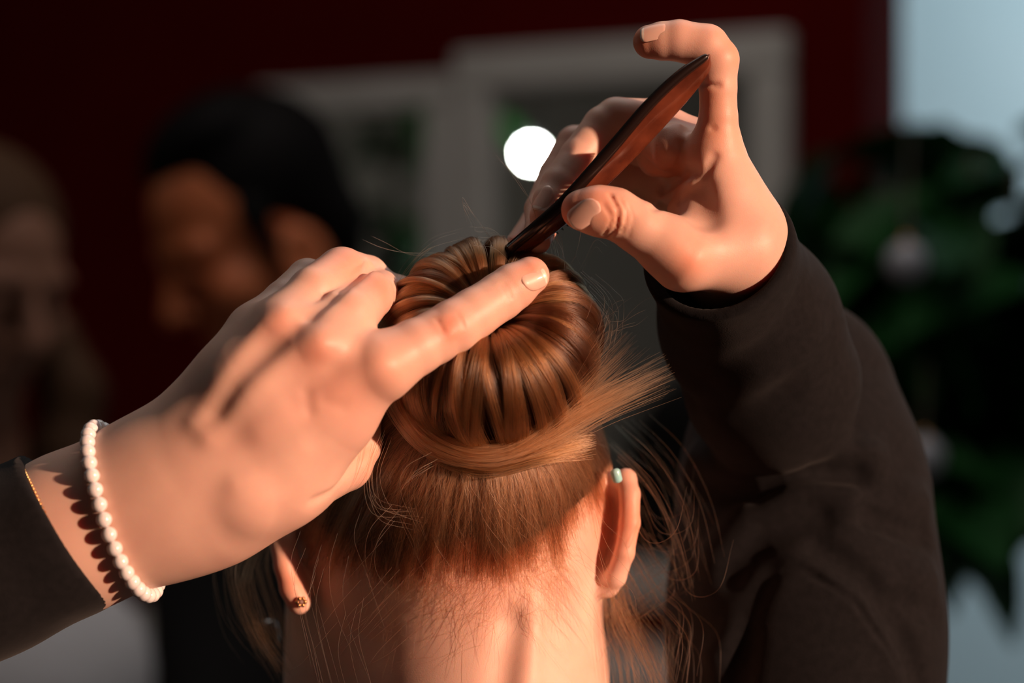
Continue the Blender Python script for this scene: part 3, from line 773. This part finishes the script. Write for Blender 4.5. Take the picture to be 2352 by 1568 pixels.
# right hand: palm to the left, index finger up and over, thumb and middle finger on the comb
Ridx = chain([(1648, 345, 2, 56), (1650, 270, -1, 44), (1649, 200, -3, 43), (1646, 138, -4, 51), (1622, 108, -4, 52), (1560, 93, -4, 47), (1522, 94, -3, 43.5), (1493, 96, -2, 39)])
Rmid = chain([(1600, 330, 24, 52), (1500, 275, 33, 48), (1415, 270, 37, 46), (1385, 290, 36, 46), (1330, 360, 30, 44), (1285, 425, 22, 42), (1262, 462, 17, 38), (1246, 495, 12, 30)])
Rrin = chain([(1580, 370, 42, 50), (1440, 325, 60, 46), (1320, 330, 60, 41), (1280, 400, 54, 41), (1244, 482, 38, 39), (1242, 525, 20, 36), (1234, 551, 8, 33)])
Rlit = union(.004, chain([(1575, 425, 58, 48), (1460, 398, 74, 44), (1380, 408, 74, 41), (1300, 450, 68, 37), (1230, 510, 58, 33), (1188, 560, 48, 27)]), chain([(1600, 470, 60, 48), (1520, 455, 78, 46), (1420, 470, 84, 42)]))
Rthu = chain([(1690, 580, 0, 84), (1570, 588, -14, 78), (1530, 562, -17, 68), (1470, 524, -20, 57), (1412, 490, -22, 55), (1372, 484, -22, 54), (1335, 482, -20, 46)], .004)
Rpalm = union(.018,
    chain([(1640, 345, 2, 52), (1668, 440, 4, 66), (1698, 550, 8, 94)], .01),
    chain([(1612, 340, 24, 52), (1650, 450, 28, 62), (1694, 565, 24, 88)], .01),
    chain([(1590, 362, 42, 48), (1640, 460, 44, 56), (1684, 570, 26, 78)], .01),
    chain([(1575, 400, 58, 42), (1625, 475, 52, 48), (1678, 572, 28, 68)], .01),
    chain([(1700, 560, 4, 90), (1688, 606, 26, 88), (1725, 740, 84, 98)], .01))
Rweb = chain([(1600, 560, -6, 40), (1640, 480, 0, 44), (1640, 400, 2, 44)], .01)
Rpalm = union(.012, Rpalm, Rweb)
Rpads = union(.006, pell(1542, 348, 18, 50, 60, 14), pell(1508, 352, 32, 44, 52, 14), pell(1580, 480, 14, 44, 30, 12))
Rpalm = union(.006, Rpalm, Rpads)
parts = [union(kk, Rpalm, f) for f, kk in ((Ridx, .007), (Rmid, .006), (Rrin, .006), (Rlit, .006), (Rthu, .012))]
handR = union(.0012, *parts)
handR = relief(handR, [
    ([P(1402, 447, -30), P(1420, 480, -33), P(1416, 525, -32), P(1396, 548, -26)], -.0011, .0010),       # thumb joint folds
    ([P(1412, 452, -30), P(1432, 482, -33), P(1428, 520, -32), P(1408, 546, -26)], .0005, .0010),
    ([P(1386, 470, -32), P(1406, 500, -33), P(1388, 540, -30)], -.0007, .0009),
    ([P(1424, 460, -30), P(1440, 490, -32), P(1428, 530, -30)], -.0007, .0009),
    ([P(1445, 470, -28), P(1455, 505, -30), P(1444, 540, -28)], -.0003, .0009),
    ([P(1608, 193, -12), P(1650, 196, -12)], -.0012, .0013), ([P(1600, 175, -12), P(1612, 185, -12)], -.0008, .0014),
    ([P(1590, 300, -6), P(1640, 295, -10)], -.0007, .0014),
    ([P(1500, 478, 0), P(1560, 462, -2), P(1610, 420, -4), P(1640, 360, -8)], -.0016, .0020),
    ([P(1485, 380, 14), P(1535, 407, 10), P(1592, 396, 6)], -.0036, .0032), ([P(1500, 462, 0), P(1550, 447, 0), P(1592, 412, 0)], .0024, .0036), ([P(1520, 436, 4), P(1580, 398, 4)], -.0022, .0030), ([P(1552, 290, 8), P(1538, 350, 8)], .0018, .0034), ([P(1522, 300, 8), P(1508, 365, 8)], .0016, .0030), ([P(1560, 330, 12), P(1560, 390, 10)], -.0010, .0020),
    ([P(1622, 500, -12), P(1612, 470, -10), P(1604, 440, -8)], -.0052, .0062),
    ([P(1566, 592, -30), P(1580, 604, -28)], .0012, .0075),
    ([P(1256, 335, 50), P(1278, 322, 50)], -.0006, .0010), ([P(1250, 350, 50), P(1272, 338, 50)], -.0006, .0010)])
tR = [(1300, 490, -24, 44, (1.0, .60, .46)), (1410, 500, -30, 44, (1.0, .82, .70)), (1580, 600, -28, 50, (1.03, .76, .66)), (1468, 95, -6, 44, (1.0, .62, .46)), (1690, 110, -4, 50, (1, .78, .64)), (1245, 550, 20, 40, (1.05, .62, .52)),
      (1540, 380, 12, 90, (1.0, .72, .58)), (1620, 220, -6, 40, (1.0, .74, .6)), (1480, 440, 20, 80, (1.0, .70, .55)), (1360, 440, -30, 60, (1.02, .76, .66)), (1630, 300, -6, 60, (1.0, .8, .7))]
armR = sdf_mesh('right_arm', handR, 0.0010, M['skin'], sty, tint=tR)
print('right hand', time.time() - T0)

# nails, laid on the finger surface
def nail(s, px, py, dep, dpx, dpy, ddep, nrmv, Lmm, Wmm, free=0.18, name='fingernail', lift=.00035):
    c = P(px, py, dep); u = nrm(P(px + dpx, py + dpy, dep + ddep) - c); n = nrm(nrmv); n = nrm(n - u * (n @ u)); w = np.cross(u, n)
    a, b = 15, 11; top = []; cols = []
    for i in range(a):
        x = -1 + 2 * i / (a - 1)
        wd = (1 - abs(x) ** 2.6) ** 0.5 if x < 0 else (1 - 0.80 * abs(x) ** 5) ** 0.5
        for j in range(b):
            y = -1 + 2 * j / (b - 1)
            top.append(c + u * (x * Lmm * .0005) + w * (y * max(wd, .12) * Wmm * .0005) + n * .004)
    top = np.array(top)
    for _ in range(14):                                        # drop on to the finger along -n
        d = s(top); top = top - np.clip(d - lift, -.002, .004)[:, None] * n
    # one smooth curved plate fitted to the finger there
    q = top.reshape(a, b, 3); e = np.linspace(-1, 1, b); xx = np.linspace(-1, 1, a)
    X, Y = ((q - c) @ u) / (Lmm * .0005), ((q - c) @ w) / (Wmm * .0005); hgt = (q - c) @ n
    mk = (np.abs(X) < .75) & (np.abs(Y) < .75) & (np.abs(s(top) - lift).reshape(a, b) < .0008)
    if mk.sum() < 20: return None
    Am = np.stack([np.ones(mk.sum()), X[mk], X[mk] ** 2, Y[mk], Y[mk] ** 2], 1)
    co = np.linalg.lstsq(Am, hgt[mk], rcond=None)[0]; co[1] = np.clip(co[1], -.0016, .0016); co[3] = np.clip(co[3], -.0012, .0012); co[2] = np.clip(co[2], -.0006, .0002); co[4] = min(co[4], -.0003) * 1.12
    fit = co[0] + co[1] * X + co[2] * X ** 2 + co[3] * Y + co[4] * Y ** 2
    edge = np.minimum(np.minimum((1 - np.abs(e))[None, :] * 3, 1), np.minimum(np.arange(a) / 2.0, 1)[:, None])
    q = q + ((fit - hgt) + .00015 + (edge - 1) * .0004)[..., None] * n
    bot = q - n * .0005
    v = np.concatenate([q.reshape(-1, 3), bot.reshape(-1, 3)]); f = []; N = a * b
    for i in range(a - 1):
        for j in range(b - 1):
            k = i * b + j; f.append((k, k + b, k + b + 1, k + 1)); f.append((N + k, N + k + 1, N + k + b + 1, N + k + b))
    for i in range(a - 1):
        for j in (0, b - 1):
            k = i * b + j; f.append((k, k + b, N + k + b, N + k)[::1 if j else -1])
    for j in range(b - 1):
        for i in (0, a - 1):
            k = i * b + j; f.append((k, k + 1, N + k + 1, N + k)[::1 if i == 0 else -1])
    o = mesh(name, v, f, M['nail'], sty); o.data.materials.append(M['nail_tip'])
    for k, pl in enumerate(o.data.polygons):
        if np.mean([(vv % N) // b for vv in pl.vertices]) > (a - 1) * (1 - free): pl.material_index = 1
    return o
nail(handL, 1232, 619, -28, 40, -20, 3, (.12, -.88, .42), 12.0, 9.0, .16)
nail(handR, 1342, 491, -32, -48, 36, 2, (-.05, -.95, -.12), 15.5, 10.0, .08)
nail(handR, 1502, 76, -8, -60, -2, 0, (-.03, -.62, .78), 12.0, 8.6, .14)
nail(handR, 1247, 455, 10, -22, 44, -3, (-.45, -.85, .20), 13.0, 7.5, .12)
nail(handR, 1212, 556, 18, -12, 26, -3, (-.75, -.55, -.10), 9.0, 7.0, .3)
print('nails', time.time() - T0)

# sleeves
def plane(c, n):
    n = nrm(n); return S(lambda p: (p - c) @ n, c - 1, c + 1)
outer = union(.0035, chain([(1622, 520, -30, 164), (1645, 566, 0, 166), (1722, 742, 60, 198), (1772, 876, 78, 206)], .012),
              chain([(1832, 900, 150, 218), (1845, 1130, 132, 258), (1850, 1420, 112, 288), (1860, 1900, 100, 330)], .03))
inner = chain([(1600, 470, -60, 150), (1645, 566, 0, 150), (1682, 646, 26, 140)], .003)
cuffN = nrm([-0.34, -0.80, 0.50]); cuffC = P(1645, 566, 4)
slv = S(lambda p: smax(smax(outer(p), (p - cuffC) @ cuffN, .003), -inner(p), .002), outer.lo, outer.hi)
def G(*pp): return [P(*q) for q in pp]
slv = relief(slv, [
    (G((1600, 1060, 14), (1700, 1095, 6), (1800, 1085, 4), (1900, 1040, 10), (2000, 1050, 24)), .0060, .0090),
    (G((1600, 1120, 14), (1740, 1130, 8), (1860, 1090, 10), (1960, 1090, 20)), -.0080, .0075),
    (G((1640, 1270, 16), (1720, 1180, 6), (1850, 1120, 4), (1950, 1130, 14)), .0054, .0080),
    (G((1680, 1320, 10), (1760, 1230, 2), (1880, 1190, 4)), -.0060, .0070),
    (G((1830, 700, 0), (1700, 830, 8), (1620, 880, 20)), -.0022, .0090),
    (G((1870, 760, 6), (1760, 870, 10), (1640, 960, 20)), .0022, .0090),
    (G((1560, 900, 30), (1700, 940, 14), (1800, 900, 10)), -.0030, .0090),
    (G((1880, 1255, 0), (1980, 1320, 4), (2060, 1430, 14), (2110, 1560, 26)), -.0060, .0055),
    (G((1900, 1330, -6), (1980, 1400, -2), (2040, 1500, 6), (2070, 1600, 10)), .0012, .0040),
    (G((1770, 1318, -6), (1720, 1420, -8), (1690, 1568, -8)), -.0060, .0070),
    (G((1800, 1308, -8), (1838, 1302, -10), (1900, 1340, -10), (1960, 1378, -8), (2010, 1450, -4), (2060, 1520, 4)), -.0022, .0018),
    (G((1640, 1500, 0), (1720, 1420, -6), (1780, 1330, -6)), .0034, .0070),
    (G((2125, 1232, 115), (2095, 1228, 100), (2000, 1190, 70)), -.0090, .0050),
    (G((2145, 1405, 105), (2110, 1400, 90), (2060, 1380, 60)), -.0050, .0050), (G((2135, 1325, 108), (2110, 1330, 90)), .0035, .0080), (G((2118, 1150, 112), (2090, 1140, 100)), .0035, .0080)])
sR = sdf_mesh('right_sleeve', slv, 0.0016, M['cloth'], sty, lo=P(1300, 1800, -60))
outL = union(.014, chain([(260, 1172, -18, 168), (150, 1220, -18, 178), (-20, 1296, -18, 190), (-320, 1430, -18, 220)], .01),
             chain([(260, 1172, 4, 168), (150, 1220, 4, 178), (-20, 1296, 6, 190), (-320, 1430, 6, 220)], .01))
innL = union(.014, chain([(500, 1050, -18, 150), (200, 1196, -18, 158), (80, 1252, -18, 152)], .004), chain([(500, 1050, 4, 150), (200, 1196, 4, 158), (80, 1252, 4, 152)], .004))
cN = nrm([0.80, 0.06, 0.50]); cC = P(150, 1216, -18)
slL = S(lambda p: smax(smax(outL(p), (p - cC) @ cN, .002), -innL(p), .0015), outL.lo, outL.hi)
slL = relief(slL, [(G((60, 1180, -50), (100, 1300, -54), (150, 1400, -40)), .0012, .010)])
sdf_mesh('left_sleeve', slL, 0.0018, M['cloth'], sty, lo=P(-330, 1800, -110))
print('sleeves', time.time() - T0)

# ------------------------------------------------------------------ bracelets
br = empty('pearl_bracelet', 'white pearl bracelet on the wrist of the left hand', 'bracelet')
def ring(C, A, Bv, n, hand, r, lift):
    out = []
    for i in range(n * 8):
        a = 2 * math.pi * i / (n * 8); out.append(C + A * math.cos(a) + Bv * math.sin(a))
    q = project(hand, np.array(out), lift, 6)
    # equal spacing
    q = np.vstack([q, q[:1]]); s = np.concatenate([[0], np.cumsum(np.linalg.norm(np.diff(q, axis=0), axis=1))])
    n = max(6, int(round(s[-1] / (2 * r * .985)))); t = np.linspace(0, s[-1], n, endpoint=False)
    return np.stack([np.interp(t, s, q[:, k]) for k in range(3)], 1)
C = P(292, 1165, -8); A_ = (P(236, 995, -8) - P(352, 1335, -8)) / 2; B_ = np.array([-.004, -.045, 0.0])
pr = .0033
beads = ring(C, A_, B_, 40, Lpalm, pr, pr * .95)
bm = None
for i, c in enumerate(beads):
    if bm is None:
        o = mesh('pearl', *uvs((0, 0, 0), pr, 20, 14), M['pearl'], br); bm = o.data
    else:
        o = bpy.data.objects.new('pearl', bm); COL.objects.link(o); o.parent = br
    o.location = c; o.rotation_euler = (i * .7, i * 1.1, 0)
cb = empty('gold_bracelet', 'thin gold chain bracelet at the edge of the black left cuff', 'bracelet')
C = P(100, 1232, -8); A_ = (P(52, 1050, -8) - P(170, 1400, -8)) / 2
gl = ring(C, A_, np.array([.012, -.045, 0]), 40, Lpalm, .0011, .0009)
gm = None
for i, c in enumerate(gl):
    if gm is None:
        o = mesh('link', *uvs((0, 0, 0), .0012, 10, 6), M['gold'], cb); gm = o.data
    else:
        o = bpy.data.objects.new('link', gm); COL.objects.link(o); o.parent = cb
    o.location = c; o.scale = (1, 1, .7)

# ------------------------------------------------------------------ comb
comb = empty('hair_comb', 'dark reddish brown comb held over the bun by the right hand', 'comb')
# cross sections along the comb: spine pixel, width px (in the picture), depth of spine, depth run across the width
def blade(rows, th, name, mt):
    prof = []
    g = spline(rows, 40)
    v = []; nk = 16
    for i, (sx, sy, dp, wx, wy, wdp) in enumerate(g):
        a = P(sx, sy, dp); b = P(sx + wx, sy + wy, dp + wdp)
        wv = b - a; L_ = np.linalg.norm(wv); wv = wv / L_
        t = nrm(P(g[min(i + 1, 39)][0], g[min(i + 1, 39)][1], g[min(i + 1, 39)][2]) - P(g[max(i - 1, 0)][0], g[max(i - 1, 0)][1], g[max(i - 1, 0)][2]))
        n = nrm(np.cross(t, wv)); th_i = min(th, L_ * .35)
        for k in range(nk):                                   # thick rounded spine tapering to the lower edge
            an = 2 * math.pi * k / nk; x = (1 - math.cos(an)) / 2; y = math.sin(an)
            tk = th_i * (1 - .62 * x)
            v.append(a + wv * (x * L_) + n * (abs(y) ** .7 * math.copysign(1, y) * tk))
    f = []
    for i in range(39):
        for k in range(nk): f.append((i * nk + k, i * nk + (k + 1) % nk, (i + 1) * nk + (k + 1) % nk, (i + 1) * nk + k))
    f.append(tuple(range(nk))[::-1]); f.append(tuple(39 * nk + k for k in range(nk)))
    return mesh(name, v, f, mt, comb)
blade([(1629, 124, -17, 3, 5, 1), (1612, 140, -17, 18, 20, 5), (1560, 178, -17, 34, 36, 9), (1490, 245, -17, 40, 42, 11), (1400, 350, -15, 36, 36, 10), (1300, 462, -12, 28, 28, 8), (1230, 525, -6, 26, 24, 6), (1165, 578, 6, 22, 20, 5)], .0026, 'blade', M['comb'])
sp = spline([(1626, 127, -18), (1610, 138, -18), (1558, 176, -18.6), (1488, 243, -18.6), (1398, 348, -16.6), (1298, 460, -13.6), (1228, 523, -7.5), (1165, 576, 4.5)], 40)
mesh('spine', *tube([P(*q) for q in sp], [.0004] + list(np.interp(np.linspace(0, 1, 39), [0, .2, .6, 1], [.0012, .0022, .0027, .0024])), 10), M['comb_dark'], comb)
tl = [[], []]
for i in range(30):
    t = i / 29.0; g = spline([(1482, 322, -7), (1430, 388, -6), (1330, 496, -5), (1215, 580, 2)], 60)[int(t * 59)]
    a = P(g[0] - 10, g[1] - 10, g[2]); b = P(g[0] + 1, g[1] + 1, g[2] + 16)
    addm(tl, tube([a, (a + b) / 2, b], [.0009, .0008, .0004], 6))
tag(mesh('teeth', tl[0], tl[1], M['comb'], comb), kind='stuff')

# ------------------------------------------------------------------ earrings, clip, glasses
es = empty('earring', 'small gold flower stud on the lobe of the left ear', 'earring')
c = project(head, np.array([P(700, 1383, 38)]), 0.001, 5)[0]
for i in range(6):
    a = i * math.pi / 3
    mesh('petal', *uvs(c + np.array([math.cos(a) * .0017, -.0005, math.sin(a) * .0017]), .0010, 10, 8), M['gold'], es)
mesh('stone', *uvs(c + (0, -.0008, 0), .0012, 12, 8), M['gem'], es)
gc = empty('hair_clip', 'small pale mint piece tucked at the top of the right ear', 'hair clip')
mesh('clip_body', *tube(spline([P(1412, 1076, 30), P(1416, 1092, 30), P(1420, 1107, 31)], 12), [R(q) for q in (6, 10.5, 12, 12, 12, 12, 12, 12, 12, 12, 10.5, 6)], 14), M['mint'], gc)
0 and mesh('clip_arm', *tube(spline([P(1414, 1090, 32), P(1400, 1080, 50), P(1385, 1075, 70)], 8), .0012, 8), M['mint'], gc)
gl = empty('eyeglasses', 'dark glossy lens edge beside the cheek at the client\'s left', 'glasses')
mesh('lens', *tube(spline([P(604, 1425, 150), P(616, 1450, 148), P(630, 1485, 146)], 10), [R(q, 150) for q in (10, 20, 25, 27, 27, 26, 24, 20, 14, 8)], 16), M['teal'], gl)
mesh('lens_rim', *tube(spline([P(596, 1405, 152), P(590, 1440, 152), P(606, 1490, 150), P(640, 1520, 148)], 16), .0010, 8), M['teal'], gl)
print('total', time.time() - T0)
